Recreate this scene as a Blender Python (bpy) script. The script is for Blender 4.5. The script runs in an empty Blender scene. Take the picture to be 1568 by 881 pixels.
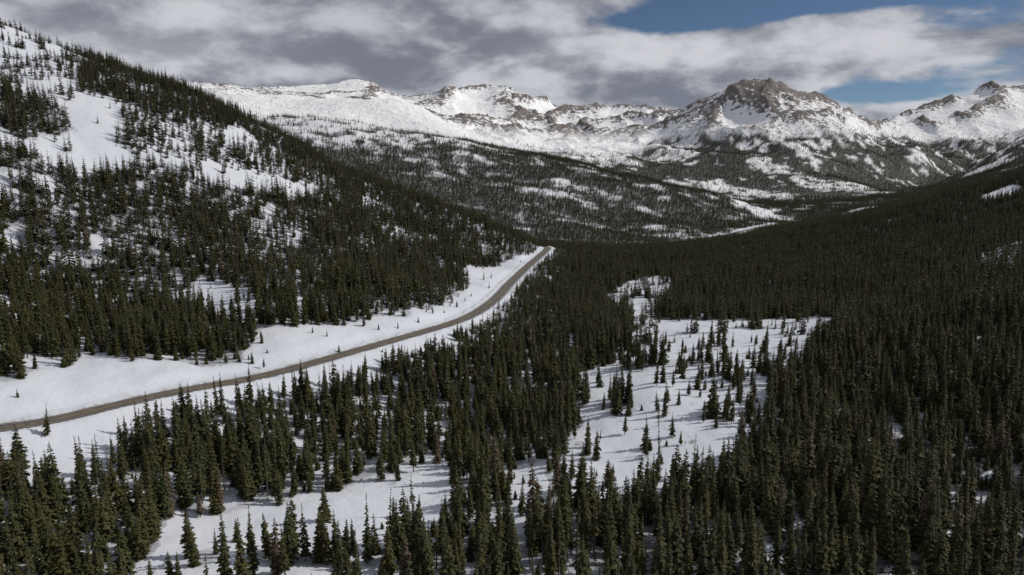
import bpy, math
import numpy as np
from mathutils import Vector
rng=np.random.default_rng(7)
# ---- ground heights estimated from image pixels and guessed distances (metres, drone at the origin) ----
CT="""0,60,-116 150,60,-112 -150,80,-110 300,100,-98 500,100,-70 -350,150,-66 -500,100,-30 -330,240,-62 -560,420,60 -900,700,250 600,300,-70 900,600,-20 1300,1000,30
500,1650,-190 900,1900,-150 300,1500,-178 1500,2000,-40 2600,3500,150 -1500,2600,170 -2600,3000,300 -400,1500,-110 -700,1500,0 -100,1350,-150 -1100,1600,120 50,1150,-140 0,3000,30 -500,3000,110 650,2900,-150 900,3000,-175
-189,255,-101.1 -150,310,-104 -104,370,-107.3 -48,465,-110.7 -14,590,-115.7 12,790,-119.9 40,940,-122.5 0,175,-119.3 -72,178,-116.3 -122,170,-114.1 -103,205,-119.6
-47,250,-123.5 -140,235,-111 -101,300,-121.8 -29,340,-132.9 -2,470,-127.3 33,277,-124.8 76,350,-120.4 215,525,-126.6 161,520,-125.4 141,740,-134.1 72,435,-124.8 52,700,-132
132,160,-118.5 124,235,-120.8 177,222,-117 160,310,-121.6 227,290,-115.7 277,360,-102.8 409,540,-90.7 636,850,-76.4 924,1250,-27 302,600,-127.7 399,800,-126.6 440,1100,-136.2
208,1000,-138.4 538,1350,-136 732,1250,-82 590,1000,-106.7 1119,1300,-1 -216,275,-94.6 -224,330,-94.7 -130,395,-99.3 -333,440,-68.5 -384,520,0.3 -470,650,71.2 -571,800,147.3
-757,900,215.8 -256,450,-94 -310,560,-30.8 -354,650,30.2 -398,740,70.3 -165,440,-92.9 -221,600,-64.2 -241,720,-22.7 -305,850,27.5 -349,830,64.1 -90,500,-100.5 -124,700,-93.8
-157,900,-51.5 -174,1000,-35.7 -254,950,-2.7 -290,930,27 -58,720,-106.2 -80,1000,-70.5 5,950,-104.8 -19,800,-119.6 -475,780,101.6 110,1500,-175 332,1600,-184 546,1800,-189
855,2200,-196 1110,2500,-163 -809,2600,156 -553,2650,152 -204,2600,85 158,2550,25 511,2500,-57 735,2450,-113 948,2450,-171 30,2000,-92 210,1900,-142 508,2000,-159
-170,2150,-19 -503,2300,86 -81,3600,85 382,3500,18 854,3400,-61 -647,3600,330 -973,3700,329 -1376,4200,392 -436,3500,264 -289,3300,177 -488,3200,207 -819,3100,200
-1942,5200,523 -2254,5500,592 -1310,6200,679 -1369,5600,503 -3775,6000,763 -943,6200,524 -745,6000,539 -530,6100,613 -310,6200,585 -144,6500,671 95,6400,598 269,6300,521
668,6200,479 869,6000,453 1164,5800,427 1309,5500,375 1449,4800,440 1612,4700,468 1809,4700,452 1946,4500,352 2072,4400,276 2194,4300,180 2335,4100,40 2325,3800,-122
1474,4200,195 1274,3600,2 1086,4200,118 949,4700,176 1742,3900,74 1611,3300,-90 564,5200,194 82,5500,306 -310,5200,336 1930,3300,-152 3312,6500,314 3611,6300,407
3778,6200,457 4054,6200,557 4354,6000,561 5097,6000,496 6199,6000,550 3543,5300,246 2984,5000,95 3534,4800,69 2837,4200,-44"""
def parse(s): return [tuple(float(a) for a in w.split(',')) for w in s.split()]
C=parse(CT)
for s in np.linspace(-1.4,1.4,9):
    C.append((s*9000,9000,-100)); C.append((s*13000,13000,-400))
C=np.array(C); D0=150.
def sl(x,y):
    D=y+D0
    return x/D,np.log(D)
cs,cl=sl(C[:,0],C[:,1]); cv=C[:,2]/(C[:,1]+D0)
EPS=0.03; N=len(C)
K=np.sqrt((cs[:,None]-cs[None])**2+(cl[:,None]-cl[None])**2+EPS*EPS)
P=np.stack([np.ones(N),cs,cl],1)
M=np.zeros((N+3,N+3)); M[:N,:N]=K-1e-3*np.eye(N); M[:N,N:]=P; M[N:,:N]=P.T
wt=np.linalg.solve(M,np.concatenate([cv,np.zeros(3)]))
GS=np.linspace(-1.7,1.7,460); GL=np.linspace(math.log(150),math.log(15500),620)
gs,gl=np.meshgrid(GS,GL); GZ=wt[N]+wt[N+1]*gs+wt[N+2]*gl
for i in range(N): GZ+=wt[i]*np.sqrt((gs-cs[i])**2+(gl-cl[i])**2+EPS*EPS)
def H0(x,y):
    s,l=sl(x,np.maximum(y,5.))
    a=np.clip((s-GS[0])/(GS[1]-GS[0]),0,len(GS)-1.001); b=np.clip((l-GL[0])/(GL[1]-GL[0]),0,len(GL)-1.001)
    i=a.astype(int); j=b.astype(int); a=a-i; b=b-j
    o=(GZ[j,i]*(1-a)+GZ[j,i+1]*a)*(1-b)+(GZ[j+1,i]*(1-a)+GZ[j+1,i+1]*a)*b
    return o*(np.maximum(y,5.)+D0)
perm=np.random.default_rng(3).permutation(4096)
ga=np.random.default_rng(4).uniform(0,2*np.pi,4096); gx=np.cos(ga); gy=np.sin(ga)
def pn(x,y,seed=0):
    xi=np.floor(x).astype(np.int64); yi=np.floor(y).astype(np.int64); xf=x-xi; yf=y-yi
    u=xf*xf*xf*(xf*(xf*6-15)+10); v=yf*yf*yf*(yf*(yf*6-15)+10)
    def g(a,b,fx,fy):
        h=perm[(perm[(a+seed*17)&4095]+b)&4095]; return gx[h]*fx+gy[h]*fy
    n0=g(xi,yi,xf,yf)*(1-u)+g(xi+1,yi,xf-1,yf)*u
    n1=g(xi,yi+1,xf,yf-1)*(1-u)+g(xi+1,yi+1,xf-1,yf-1)*u
    return (n0*(1-v)+n1*v)*1.5
def fbm(x,y,sc,o=4,seed=0):
    t=0;a=1;f=1./sc
    for i in range(o): t=t+a*pn(x*f,y*f,seed+i); a*=.5; f*=2.03
    return t
def ridged(x,y,sc,o=5,seed=0):
    t=0;a=1;f=1./sc;w=1
    for i in range(o):
        n=(1-np.abs(pn(x*f,y*f,seed+i)))**2; n=n*w; w=np.clip(n*1.4,0,1); t=t+a*n; a*=.5; f*=2.07
    return t/1.9
def ss(a,b,x):
    t=np.clip((x-a)/(b-a),0,1); return t*t*(3-2*t)
ROADXY=parse("-227,215 -211,235 -189,255 -171,282 -150,310 -129,338 -104,370 -79,410 -48,465 -28,525 -14,590 -3,680 15,790 39,920 52,1000 50,1080 90,1250 180,1420 340,1580 560,1800 760,2030 960,2160 1180,2240")
def catmull(P,n=8):
    P=np.array(P,float); Q=np.vstack([2*P[0]-P[1],P,2*P[-1]-P[-2]]); o=[]
    for i in range(1,len(Q)-2):
        for t in np.arange(n)/n:
            o.append(.5*((2*Q[i])+(-Q[i-1]+Q[i+1])*t+(2*Q[i-1]-5*Q[i]+4*Q[i+1]-Q[i+2])*t*t+(-Q[i-1]+3*Q[i]-3*Q[i+1]+Q[i+2])*t**3))
    o.append(P[-1]); return np.array(o)
R=catmull(ROADXY,8)
rz=H0(R[:,0],R[:,1])
for _ in range(30): rz[1:-1]=.25*rz[:-2]+.5*rz[1:-1]+.25*rz[2:]
def road_dist(x,y):
    d=np.full(x.shape,1e4); z=np.zeros(x.shape)
    sel=np.where((y<2800)&(x>-400)&(x<1300))[0]
    if len(sel)==0: return d,z
    xs=x[sel];ys=y[sel];ds=np.full(xs.shape,1e4);zs=np.zeros(xs.shape)
    for i in range(len(R)-1):
        a=R[i];b=R[i+1];ab=b-a;t=np.clip(((xs-a[0])*ab[0]+(ys-a[1])*ab[1])/(ab@ab),0,1)
        dd=np.hypot(xs-a[0]-t*ab[0],ys-a[1]-t*ab[1]); m=dd<ds
        ds=np.where(m,dd,ds); zs=np.where(m,rz[i]*(1-t)+rz[i+1]*t,zs)
    d[sel]=ds; z[sel]=zs
    return d,z
PEAKS=[(1560,4730,62,420),(1800,4720,30,350),(4150,6150,85,520),(3700,6250,40,400),(-144,6500,55,420),(-1310,6200,60,260),(5200,6000,60,500)]
def height(x,y,full=False):
    x=np.asarray(x,float); y=np.asarray(y,float)
    h=H0(x,y)
    near=1-ss(900,2500,y)
    h=h+near*(fbm(x,y,70,4,11)*2.2)+ (1-near)*fbm(x,y,300,5,15)*12
    mw=ss(2900,4700,y)
    wx=x+fbm(x,y,500,3,31)*110; wy=y+fbm(x,y,500,3,35)*110
    rd=ridged(wx,wy,620,6,24)
    s=x/(y+D0)
    h=h+mw*(rd-.60)*(130-75*ss(-.04,-.16,s))
    for px,py,pa,pr in PEAKS: h=h+pa*np.exp(-np.hypot(wx-px,wy-py)/pr)
    d,z=road_dist(x,y)
    bn=pn(x/9,y/9,57)
    w=ss(6.2,20,d); h=(z-.12)*(1-w)+h*w+np.clip(1.0+1.1*bn,.15,2.2)*np.exp(-((d-8-.9*bn)/1.4)**2)*near*ss(5.4,6.6,d)
    if full: return h,rd,mw,d
    return h
# ---- clearings and stands, outlined on the ground ----
PT={'meadow':(.05,"94,696 158,812 196,821 176,720 136,630 118,558 256,560 263,535 214,455 170,392 148,376 121,307 92,260 65,247 42,233 28,230 17,244 23,283 34,319 35,362 39,404 72,426 93,523 108,595 92,623"),
'grove':(.22,"96,395 150,410 128,312 85,305"),
'patch':(.25,"-4,294 16,284 15,217 -1,212"),
'glade':(.04,"-120,155 -106,186 -121,219 -108,215 -79,238 -49,260 -26,272 -21,238 -30,199 -42,180 -54,163 -56,152 -91,145"),
'verge':(.02,"-234,265 -221,283 -215,308 -221,341 -192,332 -174,341 -143,347 -150,397 -124,416 -98,445 -75,468 -50,547 -40,599 -51,727 -33,765 -3,837 34,925 51,943 23,783 9,692 -7,587 -22,500 -42,432 -68,383 -93,350 -118,318 -135,287 -149,262 -151,238 -156,218 -178,223 -193,213"),
'opentop':(.02,"-700,600 -780,950 -600,1000 -505,850 -470,770 -426,691 -371,671 -346,639 -329,614 -336,589 -353,563 -368,555 -379,512 -424,457"),
'stand1':(.8,"-459,588 -456,645 -429,654 -385,614 -390,575 -431,547"),
'stand2':(.8,"-411,519 -379,557 -360,533 -392,492"),
'stand3':(.30,"-514,716 -514,735 -488,791 -444,720 -460,670 -489,678"),
'openmid':(.40,"-366,655 -348,772 -289,804 -239,833 -202,806 -229,702 -290,634 -325,600"),
'band':(.05,"-300,660 -249,735 -215,775 -222,698 -278,640"),
'band2':(.08,"-312,752 -323,855 -289,804 -296,728"),
'band3':(.12,"-331,631 -309,665 -295,646 -321,614"),
'hole1':(.06,"-230,478 -216,489 -183,476 -156,403 -198,417"),
'hole4':(.2,"-286,373 -286,410 -261,378 -264,342"),
'rscat':(.32,"498,722 602,769 540,655 417,513 431,629"),
'rpatch':(.05,"797,1177 883,1218 832,1102 769,1129")}
POLY={k:(d,parse(s)) for k,(d,s) in PT.items()}
TX=np.array(parse("""53,330,13 47,334,10 61,334,11 79,358,15 84,365,14 88,358,11 107,369,17 114,375,15 150,450,12 107,462,11 83,416,8 112,433,9 82,474,8 36,274,14 29,297,11 19,280,12
124,360,13 123,350,11 132,360,12 103,315,13 96,315,10 104,307,14 101,398,10 94,377,9 109,399,10 155,484,9 167,462,8 85,332,9 -80,174,21 -75,172,20 -73,176,15 -67,177,18 -64,175,17 -62,187,19 -58,187,17 -55,185,21 -53,187,17 -49,192,12 -42,192,14
-34,186,22 -28,188,20 -92,171,10 -101,173,8 -94,171,10 -43,171,20 -35,178,21 -49,177,19 -213,313,12 -132,350,6 -139,352,7 -146,385,6 -121,403,5 -101,385,5 -112,401,5 -87,433,5 -76,443,5 -65,462,5 -58,488,6 -44,534,6 -39,557,5
-128,272,24 -128,260,22 -135,267,17 -147,262,20 -138,255,21 -144,244,17 -150,250,15 -114,308,16 -117,292,19"""))
def inpoly(x,y,pl):
    c=np.zeros(x.shape,bool); n=len(pl); j=n-1
    for i in range(n):
        xi,yi=pl[i];xj,yj=pl[j]
        if yi!=yj: c^=((yi>y)!=(yj>y))&(x<(xj-xi)*(y-yi)/(yj-yi)+xi)
        j=i
    return c
def density(x,y,z,d):
    wx=x+pn(x/14,y/14,50)*5; wy=y+pn(x/14,y/14,51)*6
    gap=fbm(x,y,48,4,60); g2=fbm(x,y,17,2,66)
    left=ss(40,-60,x)*ss(260,330,y)
    near=.99-left*(.5+.3*ss(-60,0,z))*ss(.15,.5,gap)-(1-left)*.5*ss(.5,.8,gap)-.75*ss(.28,.6,g2)
    cl=fbm(x,y,22,2,63)
    for k,(dv,pl) in POLY.items():
        m=inpoly(wx,wy,pl)
        v=dv+.75*ss(.35,.6,cl) if k in('meadow','opentop','openmid','patch','glade','grove') else dv
        near=np.where(m,v,near)
    s=x/(y+D0)
    n1=fbm(x*.7,y*1.6,230,5,70); n3=fbm(x,y,65,3,73)
    mid=.93+.65*n1+.8*n3; tl=45+50*ss(0,.2,s); mid=mid-ss(tl-30,tl+70,z+90*n1)*.95
    mid=mid-.9*ss(1.1,.7,np.hypot((x-840)/110,(y-2430)/170)+.5*n3)
    mid=np.clip(mid,.03,.98)
    n2=fbm(x*1.4,y*.8,300,5,75); tf=-10+150*ss(.14,.24,s)
    far=1.05-ss(tf-40,tf+110,z+100*n2)*1.05; far=far*(.26+.9*ss(-.5,.15,n2+.7*n3)); far=far+.008
    t=ss(2700,3100,y); b=ss(1300,1500,y)
    ds=near*(1-b)+b*(mid*(1-t)+far*t)
    ds=ds*ss(10,14,d)
    ds=ds*np.where((y>1300),ss(12,36,d),1)
    return np.clip(ds,0,1)
# ---------- terrain sheet
NR,NC=820,1150
L=np.linspace(math.log(170),math.log(14500),NR); S=np.linspace(-1.05,1.05,NC)
DD=np.exp(L)[:,None]*np.ones(NC)[None]; X=(S[None]*DD).ravel(); Y=(DD-D0).ravel()
Z,rd,mw,rdist=height(X,Y,True)
DEN=density(X,Y,Z,rdist)
me=bpy.data.meshes.new('mountain_terrain'); n=NR*NC
me.vertices.add(n); me.vertices.foreach_set('co',np.stack([X,Y,Z],1).astype(np.float32).ravel())
i=np.arange((NR-1)*(NC-1)); r=i//(NC-1); c=i%(NC-1); a=r*NC+c
q=np.stack([a,a+1,a+NC+1,a+NC],1).astype(np.int32)
me.loops.add(q.size); me.loops.foreach_set('vertex_index',q.ravel())
me.polygons.add(len(q)); me.polygons.foreach_set('loop_start',np.arange(len(q),dtype=np.int32)*4)
me.polygons.foreach_set('use_smooth',np.ones(len(q),bool)); me.update(); me.validate()
def addattr(nm,v):
    at=me.attributes.new(nm,'FLOAT','POINT'); at.data.foreach_set('value',v.astype(np.float32))
fr=ss(1200,1500,Y)
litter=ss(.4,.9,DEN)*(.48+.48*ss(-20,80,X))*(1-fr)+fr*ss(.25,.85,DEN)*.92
rk=rd*mw*(1-.16*ss(-.04,-.16,X/(Y+D0)))
for px,py,pa,pr in PEAKS: rk=rk+.16*np.exp(-np.hypot(X-px,Y-py)/250)
addattr('ridge',rk); addattr('forest',litter); addattr('roadside',np.exp(-(np.maximum(rdist-5,0)/1.5)**2))
ob=bpy.data.objects.new('mountain_terrain',me); bpy.context.collection.objects.link(ob)
# ---------- node helpers
class NT:
    def __init__(s,nt): s.nt=nt
    def n(s,t,**k):
        o=s.nt.nodes.new(t)
        for a,b in k.items(): setattr(o,a,b)
        return o
    def set(s,sock,v):
        if isinstance(v,bpy.types.NodeSocket): s.nt.links.new(v,sock)
        elif v is not None: sock.default_value=v
    def math(s,op,a,b=None,c=None,clamp=False):
        o=s.n('ShaderNodeMath',operation=op,use_clamp=clamp)
        for i,v in enumerate((a,b,c)): s.set(o.inputs[i],v)
        return o.outputs[0]
    def vm(s,op,a,b=None):
        o=s.n('ShaderNodeVectorMath',operation=op); s.set(o.inputs[0],a); s.set(o.inputs[1],b)
        return o.outputs['Value'] if op in('LENGTH','DOT_PRODUCT') else o.outputs[0]
    def ramp(s,x,a,b,c=0.,d=1.):
        o=s.n('ShaderNodeMapRange',interpolation_type='SMOOTHSTEP'); s.set(o.inputs[0],x)
        for i,v in zip((1,2,3,4),(a,b,c,d)): s.set(o.inputs[i],v)
        return o.outputs[0]
    def mix(s,f,a,b):
        o=s.n('ShaderNodeMix',data_type='RGBA'); s.set(o.inputs[0],f); s.set(o.inputs[6],a); s.set(o.inputs[7],b); return o.outputs[2]
    def noise(s,v,sc,det=4,rough=.55,dist=0.):
        o=s.n('ShaderNodeTexNoise'); s.set(o.inputs['Vector'],v); o.inputs['Scale'].default_value=sc; o.inputs['Detail'].default_value=det; o.inputs['Roughness'].default_value=rough; o.inputs['Distortion'].default_value=dist; return o.outputs[0]
def mat(name):
    m=bpy.data.materials.new(name); m.use_nodes=True; return m,NT(m.node_tree),m.node_tree.nodes['Principled BSDF']
def rgb(*c): return (*c,1.)
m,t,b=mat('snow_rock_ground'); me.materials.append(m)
pos=t.n('ShaderNodeNewGeometry').outputs['Position']
def attr(t,nm): return t.n('ShaderNodeAttribute',attribute_name=nm).outputs['Fac']
sep=t.n('ShaderNodeSeparateXYZ'); t.set(sep.inputs[0],pos)
nL=t.noise(pos,.012,3); nM=t.noise(pos,.25,4,.6); nR=t.noise(pos,.03,7,.68)
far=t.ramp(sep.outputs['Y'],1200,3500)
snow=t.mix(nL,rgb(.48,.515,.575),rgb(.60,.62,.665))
snow=t.mix(far,snow,rgb(.86,.87,.89))  # valley cloud shade and mountain sunlight are put into the snow colour
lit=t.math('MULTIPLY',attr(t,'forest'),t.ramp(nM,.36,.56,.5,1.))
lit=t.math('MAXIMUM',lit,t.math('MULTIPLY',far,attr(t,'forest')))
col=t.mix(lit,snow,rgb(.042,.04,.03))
rs=t.math('ADD',attr(t,'ridge'),t.math('MULTIPLY',t.math('SUBTRACT',nR,.5),1.9))
rock=t.math('MULTIPLY',t.ramp(rs,.57,.71),t.ramp(sep.outputs['Z'],100,280))
rc=t.mix(nL,rgb(.06,.05,.045),rgb(.14,.105,.083))
col=t.mix(t.math('MULTIPLY',rock,.92),col,rc)
side=t.math('MULTIPLY',attr(t,'roadside'),t.ramp(nM,.4,.6,.15,.95))
col=t.mix(side,col,rgb(.20,.18,.155))
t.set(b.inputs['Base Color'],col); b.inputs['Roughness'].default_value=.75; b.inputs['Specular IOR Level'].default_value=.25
bp=t.n('ShaderNodeBump'); bp.inputs['Strength'].default_value=.75
t.set(bp.inputs['Distance'],t.math('ADD',t.math('MULTIPLY',far,26.),.8)); t.set(bp.inputs['Height'],t.math('ADD',nR,t.math('MULTIPLY',nM,t.math('SUBTRACT',.8,t.math('MULTIPLY',far,.75)))))
t.set(b.inputs['Normal'],bp.outputs[0])
# ---------- road
T=np.gradient(R,axis=0); T/=np.linalg.norm(T,axis=1)[:,None]; Nn=np.stack([T[:,1],-T[:,0]],1)
def strip(name,segs,zoff,mt,parent=None):
    V=[];Fc=[]
    for (o0,o1) in segs:
        k=len(V); a=R+Nn*o0; b_=R+Nn*o1
        for i in range(len(R)): V+= [(a[i,0],a[i,1],rz[i]+zoff),(b_[i,0],b_[i,1],rz[i]+zoff)]
        Fc+=[(k+2*i,k+2*i+1,k+2*i+3,k+2*i+2) for i in range(len(R)-1)]
    me=bpy.data.meshes.new(name); me.from_pydata(V,[],Fc); o=bpy.data.objects.new(name,me); bpy.context.collection.objects.link(o); me.materials.append(mt)
    if parent: o.parent=parent
    return o
m,t,b=mat('asphalt'); pos=t.n('ShaderNodeNewGeometry').outputs['Position']
n1=t.noise(pos,.15,5,.6); n2=t.noise(pos,2.5,4)
t.set(b.inputs['Base Color'],t.mix(t.ramp(n1,.4,.65),t.mix(n2,rgb(.052,.046,.041),rgb(.082,.071,.06)),rgb(.105,.088,.072))); b.inputs['Roughness'].default_value=.8
road=strip('mountain_road',[(-5,5)],.05,m)
m,t,b=mat('yellow_paint'); b.inputs['Base Color'].default_value=rgb(.42,.27,.06); my=m
m,t,b=mat('white_paint'); b.inputs['Base Color'].default_value=rgb(.5,.5,.48)
strip('center_lines',[(-.26,-.1),(.1,.26)],.058,my,road); strip('edge_lines',[(-3.75,-3.6),(3.6,3.75)],.058,m,road)
# ---------- trees
m,t,b=mat('spruce_needles'); oi=t.n('ShaderNodeObjectInfo')
tc=t.n('ShaderNodeTexCoord').outputs['Object']
c=t.mix(t.ramp(t.noise(tc,1.1,1),.35,.65),rgb(.019,.029,.014),rgb(.066,.072,.027))
c=t.mix(t.math('MULTIPLY',oi.outputs['Random'],.65),c,rgb(.070,.058,.022))
dead=t.math('GREATER_THAN',t.math('FRACT',t.math('MULTIPLY',oi.outputs['Random'],37.)),.965)
c=t.mix(t.math('MULTIPLY',dead,.7),c,rgb(.11,.08,.058))
t.set(b.inputs['Base Color'],c); b.inputs['Roughness'].default_value=.75; b.inputs['Specular IOR Level'].default_value=.15
fol=m
m,t,b=mat('spruce_bark'); b.inputs['Base Color'].default_value=rgb(.1,.082,.07); b.inputs['Roughness'].default_value=.9; bark=m
def conifer(name,seed,H=16.,R0=2.1,levels=30,br=7,blades=3,base=.1,power=.85,wf=1.,skip=.1):
    g=np.random.default_rng(seed); V=[];Fc=[];Mi=[]
    ns=6
    zs=[0,H*.4,H*.97]; rs_=[.24,.15,.02]
    lean=g.normal(0,.014,2)
    def off(z): return lean*z
    for z,r_ in zip(zs,rs_):
        for k in range(ns): V.append((math.cos(k*2*math.pi/ns)*r_+off(z)[0],math.sin(k*2*math.pi/ns)*r_+off(z)[1],z))
    for l in range(2):
        for k in range(ns): Fc.append((l*ns+k,l*ns+(k+1)%ns,(l+1)*ns+(k+1)%ns,(l+1)*ns+k)); Mi.append(1)
    asym=g.uniform(0,6.28); 
    for l in range(levels):
        t_=l/(levels-1.); z=H*(base+(1-base-.02)*t_)
        rr=R0*((1-t_)**power)*(.55+.45*min(1,(t_+.04)/.16))+.10
        rr*=g.uniform(.72,1.2)
        k=max(3,int(round(br*(1-.45*t_))))
        a0=g.uniform(0,6.28)
        for q_ in range(k):
            if g.random()<skip: continue
            an=a0+q_*6.283/k+g.normal(0,.25); ln=rr*g.uniform(.55,1.25)*(1+.2*math.cos(an-asym))
            dr=np.array([math.cos(an),math.sin(an)]); sd_=np.array([-dr[1],dr[0]])
            z0=z+g.normal(0,.14); sag=ln*g.uniform(.25,.6)-(.5*ln if t_>.85 else 0)
            o=off(z0)
            def pt(f,s,dz): 
                p=o+dr*ln*f+sd_*s
                return (p[0],p[1],z0-sag*max(f,0)**.8+dz)
            nb=blades
            for j in range(nb):
                f=(j+.3)/(nb+.3)
                w=(ln*.34*(1-.5*f)+.14)*wf
                for sgn in (-1,1):
                    i0=len(V); V.extend([pt(f-.14,0,.05),pt(f+.34,0,.0),pt(f+.28,sgn*w*g.uniform(.7,1.2),-.3*g.uniform(.4,1.8)*min(1,w))]); Fc.append((i0,i0+1,i0+2)); Mi.append(0)
            i0=len(V); V.extend([pt(.6,-.16*ln**.5*wf,-.05),pt(.6,.16*ln**.5*wf,-.05),pt(1.08,0,.03)]); Fc.append((i0,i0+1,i0+2)); Mi.append(0)
            i0=len(V); V.extend([pt(.1,0,.02),pt(.98,0,.0),pt(.6,g.normal(0,.08),-.62*min(1,ln*.6)*wf)]); Fc.append((i0,i0+1,i0+2)); Mi.append(0)
    i0=len(V); V.extend([(off(H)[0]-.12,off(H)[1],H*.94),(off(H)[0]+.12,off(H)[1],H*.94),(off(H)[0],off(H)[1],H*1.01),(off(H)[0],off(H)[1]-.12,H*.94),(off(H)[0],off(H)[1]+.12,H*.94)]); Fc+=[(i0,i0+1,i0+2),(i0+3,i0+4,i0+2)]; Mi+=[0,0]
    me=bpy.data.meshes.new(name); me.from_pydata([tuple(map(float,v)) for v in V],[],Fc); me.materials.append(fol); me.materials.append(bark); me.polygons.foreach_set('material_index',Mi); me.update()
    return me
def coll(name,meshes):
    c=bpy.data.collections.new(name)
    for k,mm in enumerate(meshes):
        o=bpy.data.objects.new('%s_%d'%(name,k),mm); c.objects.link(o)
    return c
hi=[conifer('spruce_hi',100+k,R0=[2.4,2.0,2.8,2.1,2.7,1.7,2.3,1.4,3.0,1.9][k],levels=[32,34,28,36,30,34,24,18,26,30][k],br=[9,9,9,9,9,9,9,5,9,8][k],blades=2,base=[.04,.08,.04,.16,.08,.2,.12,.38,.03,.1][k],power=[.8,.7,.85,.75,.6,.85,.95,.8,.7,1.][k],skip=[.1,.1,.12,.15,.08,.2,.25,.4,.12,.15][k]) for k in range(10)]
mid=[conifer('spruce_mid',200+k,R0=[2.4,2.0,2.7,2.2,1.7][k],levels=15,br=6,blades=1,base=[.05,.1,.06,.12,.1][k],power=[.75,.8,.65,.75,.9][k],wf=1.3) for k in range(5)]
lo=[conifer('spruce_lo',300+k,R0=[2.5,2.2,2.7][k],levels=8,br=6,blades=1,base=.04,power=.75,wf=1.7) for k in range(3)]
def forest(name,x,y,z,h,meshes,wid):
    n=len(x); me=bpy.data.meshes.new(name); me.vertices.add(n); me.vertices.foreach_set('co',np.stack([x,y,z],1).astype(np.float32).ravel())
    at=me.attributes.new('scl','FLOAT_VECTOR','POINT'); w=h/16*wid*rng.uniform(.72,1.32,n); w=w*.6+.4*wid*rng.uniform(.8,1.1,n); w=np.minimum(w,h/16*1.6)
    at.data.foreach_set('vector',np.stack([w,w,h/16],1).astype(np.float32).ravel())
    at=me.attributes.new('rot','FLOAT_VECTOR','POINT'); at.data.foreach_set('vector',np.stack([rng.normal(0,.028,n),rng.normal(0,.028,n),rng.uniform(0,6.28,n)],1).astype(np.float32).ravel())
    at=me.attributes.new('idx','INT','POINT'); at.data.foreach_set('value',rng.integers(0,len(meshes),n).astype(np.int32))
    o=bpy.data.objects.new(name,me); bpy.context.collection.objects.link(o)
    g=bpy.data.node_groups.new(name,'GeometryNodeTree'); g.interface.new_socket('Geometry',in_out='INPUT',socket_type='NodeSocketGeometry'); g.interface.new_socket('Geometry',in_out='OUTPUT',socket_type='NodeSocketGeometry')
    gi=g.nodes.new('NodeGroupInput'); go=g.nodes.new('NodeGroupOutput'); ip=g.nodes.new('GeometryNodeInstanceOnPoints'); ci=g.nodes.new('GeometryNodeCollectionInfo')
    ci.inputs['Collection'].default_value=coll(name+'_tree',meshes); ci.inputs['Separate Children'].default_value=True; ci.inputs['Reset Children'].default_value=True
    def na(nm,ty):
        k=g.nodes.new('GeometryNodeInputNamedAttribute'); k.data_type=ty; k.inputs[0].default_value=nm
        return [s for s in k.outputs if s.enabled and s.name=='Attribute'][0]
    l=g.links.new; l(gi.outputs[0],ip.inputs['Points']); l(ci.outputs[0],ip.inputs['Instance']); ip.inputs['Pick Instance'].default_value=True
    l(na('idx','INT'),ip.inputs['Instance Index']); l(na('scl','FLOAT_VECTOR'),ip.inputs['Scale'])
    e2=g.nodes.new('FunctionNodeEulerToRotation'); l(na('rot','FLOAT_VECTOR'),e2.inputs[0]); l(e2.outputs[0],ip.inputs['Rotation'])
    l(ip.outputs[0],go.inputs[0]); md=o.modifiers.new('scatter','NODES'); md.node_group=g
def cand(y0,y1,sp,k):
    ny=int((y1-y0)/sp); xm=k*y1+120; nx=int(2*xm/sp)
    gx_,gy_=np.meshgrid(np.arange(nx),np.arange(ny)); x=-xm+(gx_+.5*(gy_%2)+rng.uniform(-.75,.75,gx_.shape))*sp; y=y0+(gy_+rng.uniform(-.75,.75,gx_.shape))*sp
    x=x.ravel();y=y.ravel(); s=np.abs(x)<k*y+120; return x[s],y[s]
def scatter(y0,y1,sp,k=.82):
    x,y=cand(y0,y1,sp,k); z,_,_,d=height(x,y,True); ds=density(x,y,z,d); s=rng.random(len(x))<ds
    return x[s],y[s],z[s],ds[s],d[s]
x,y,z,ds,d=scatter(45,1450,4.35)
hv=18+fbm(x,y,50,3,90)*6+fbm(x,y,12,2,95)*5+rng.normal(0,3.2,len(x)); hv=np.where(rng.random(len(x))<.26,hv*.48,hv); hv=np.where(ds<.3,hv*rng.uniform(.3,.9,len(x)),hv)
hv=hv*(1-.15*ss(0,100,z))*(1-.2*ss(600,1200,y))
hv=hv*np.where(y>330,.5+.5*ss(12,60,d),1)
hv=np.clip(hv,3,28)
keep=(rng.random(len(x))<.97)
for tx in TX: keep&=np.hypot(x-tx[0],y-tx[1])>2.5
x,y,z,hv=x[keep],y[keep],z[keep],hv[keep]
sN=y<460
forest('spruce_forest',x[sN],y[sN],z[sN]-.3,hv[sN],hi,1.05)
forest('spruce_forest_midground',x[~sN],y[~sN],z[~sN]-.3,hv[~sN],mid,1.2)
x,y,z,ds,d=scatter(1450,2950,6.3,.78)
hv=np.clip(13+fbm(x,y,40,2,97)*3+rng.normal(0,2.6,len(x)),5,20)
forest('distant_forest',x,y,z-.5,hv,lo,1.4)
x,y,z,ds,d=scatter(2950,5600,9.2,.78)
hv=np.clip(12.5+rng.normal(0,2.5,len(x)),5,18)
forest('mountainside_forest',x,y,z-.5,hv,lo,1.5)
tz=height(TX[:,0],TX[:,1])
for k,(tx,z0) in enumerate(zip(TX,tz)):
    o=bpy.data.objects.new('spruce_tree',hi[[0,1,2,3,4,5,6,8,9][k%9]]); s=tx[2]/16; o.location=(tx[0],tx[1],z0-.2); w=s*.6+.35*min(1,s*1.4); o.scale=(w,w,s); o.rotation_euler=(0,0,k*2.4); bpy.context.collection.objects.link(o)
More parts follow.
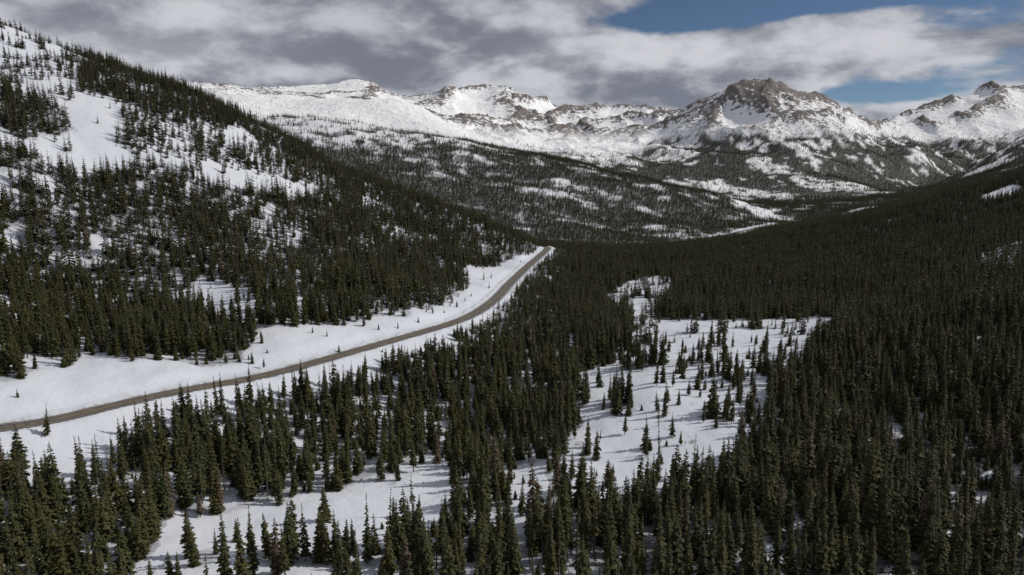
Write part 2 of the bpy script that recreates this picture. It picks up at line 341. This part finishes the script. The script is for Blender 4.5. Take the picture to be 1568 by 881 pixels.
# ---------- world
AZ=math.radians(80); EL=math.radians(38)
w=bpy.data.worlds.new('World'); w.name='sky'; bpy.context.scene.world=w; w.use_nodes=True; t=NT(w.node_tree)
bg=w.node_tree.nodes['Background']; out=w.node_tree.nodes['World Output']
sky=t.n('ShaderNodeTexSky'); sky.sky_type='NISHITA'; sky.sun_disc=False; sky.sun_elevation=EL; sky.sun_rotation=AZ; sky.altitude=3400; sky.air_density=1.; sky.dust_density=.0; sky.ozone_density=3.
t.set(bg.inputs[0],sky.outputs[0]); bg.inputs[1].default_value=.05
dr=t.n('ShaderNodeTexCoord').outputs['Generated']; sp=t.n('ShaderNodeSeparateXYZ'); t.set(sp.inputs[0],dr)
zc=t.math('ADD',t.math('MAXIMUM',sp.outputs['Z'],0.),.34)
cb=t.n('ShaderNodeCombineXYZ'); t.set(cb.inputs[0],t.math('DIVIDE',sp.outputs['X'],zc)); t.set(cb.inputs[1],t.math('DIVIDE',sp.outputs['Y'],zc))
p=cb.outputs[0]
d1=t.noise(p,2.1,9,.57,.1); d2=t.noise(t.vm('ADD',p,(.05,-.11,0)),2.1,6,.57,.1); dl=t.noise(t.vm('ADD',p,(7,3,0)),1.1,2)
def lobe(dx,dy,dz,sx,sz,amp):
    v=t.vm('SUBTRACT',dr,(dx,dy,dz)); v=t.vm('MULTIPLY',v,(1/sx,1/sx,1/sz)); return t.ramp(t.vm('LENGTH',v),0.,1.,amp,0.)
bias=t.math('ADD',lobe(.43,.88,.212,.34,.040,-.55),lobe(.26,.945,.19,.18,.026,-.36))
bias=t.math('ADD',bias,lobe(.45,.885,.085,.14,.024,-.30))
bias=t.math('ADD',bias,lobe(.22,.96,.145,.25,.028,.20))
bias=t.math('ADD',bias,lobe(.5,.85,.14,.28,.028,.20))
bias=t.math('ADD',bias,lobe(-.3,.93,.15,.5,.1,.2))
bias=t.math('ADD',bias,.12)
cov=t.ramp(t.math('ADD',d1,bias),.44,.58)
sh=t.math('ADD',t.ramp(t.math('SUBTRACT',d1,d2),-.14,.16),t.math('MULTIPLY',t.math('SUBTRACT',dl,.50),1.2))
sh=t.math('ADD',sh,t.math('ADD',lobe(.27,.955,.15,.38,.034,.55),lobe(-.45,.88,.13,.35,.06,.35)))
ccol=t.mix(t.ramp(sh,-.1,1.3),rgb(.185,.20,.245),rgb(.60,.61,.655))
b2=t.n('ShaderNodeBackground'); t.set(b2.inputs[0],ccol); b2.inputs[1].default_value=1.
mx=t.n('ShaderNodeMixShader'); t.set(mx.inputs[0],cov); t.set(mx.inputs[1],bg.outputs[0]); t.set(mx.inputs[2],b2.outputs[0]); t.set(out.inputs[0],mx.outputs[0])
sd=Vector((math.sin(AZ)*math.cos(EL),math.cos(AZ)*math.cos(EL),math.sin(EL)))
ld=bpy.data.lights.new('sun','SUN'); ld.energy=3.3; ld.angle=math.radians(.5); ld.color=(1,.95,.88)
lo_=bpy.data.objects.new('sun',ld); lo_.rotation_euler=sd.to_track_quat('Z','Y').to_euler(); bpy.context.collection.objects.link(lo_)
cd=bpy.data.cameras.new('camera'); cd.sensor_width=36; cd.lens=24; cd.clip_end=30000; cd.clip_start=1
co=bpy.data.objects.new('camera',cd); co.rotation_euler=(math.radians(79.7),0,0); bpy.context.collection.objects.link(co)
bpy.context.scene.camera=co
bpy.context.scene.view_settings.view_transform='Standard'
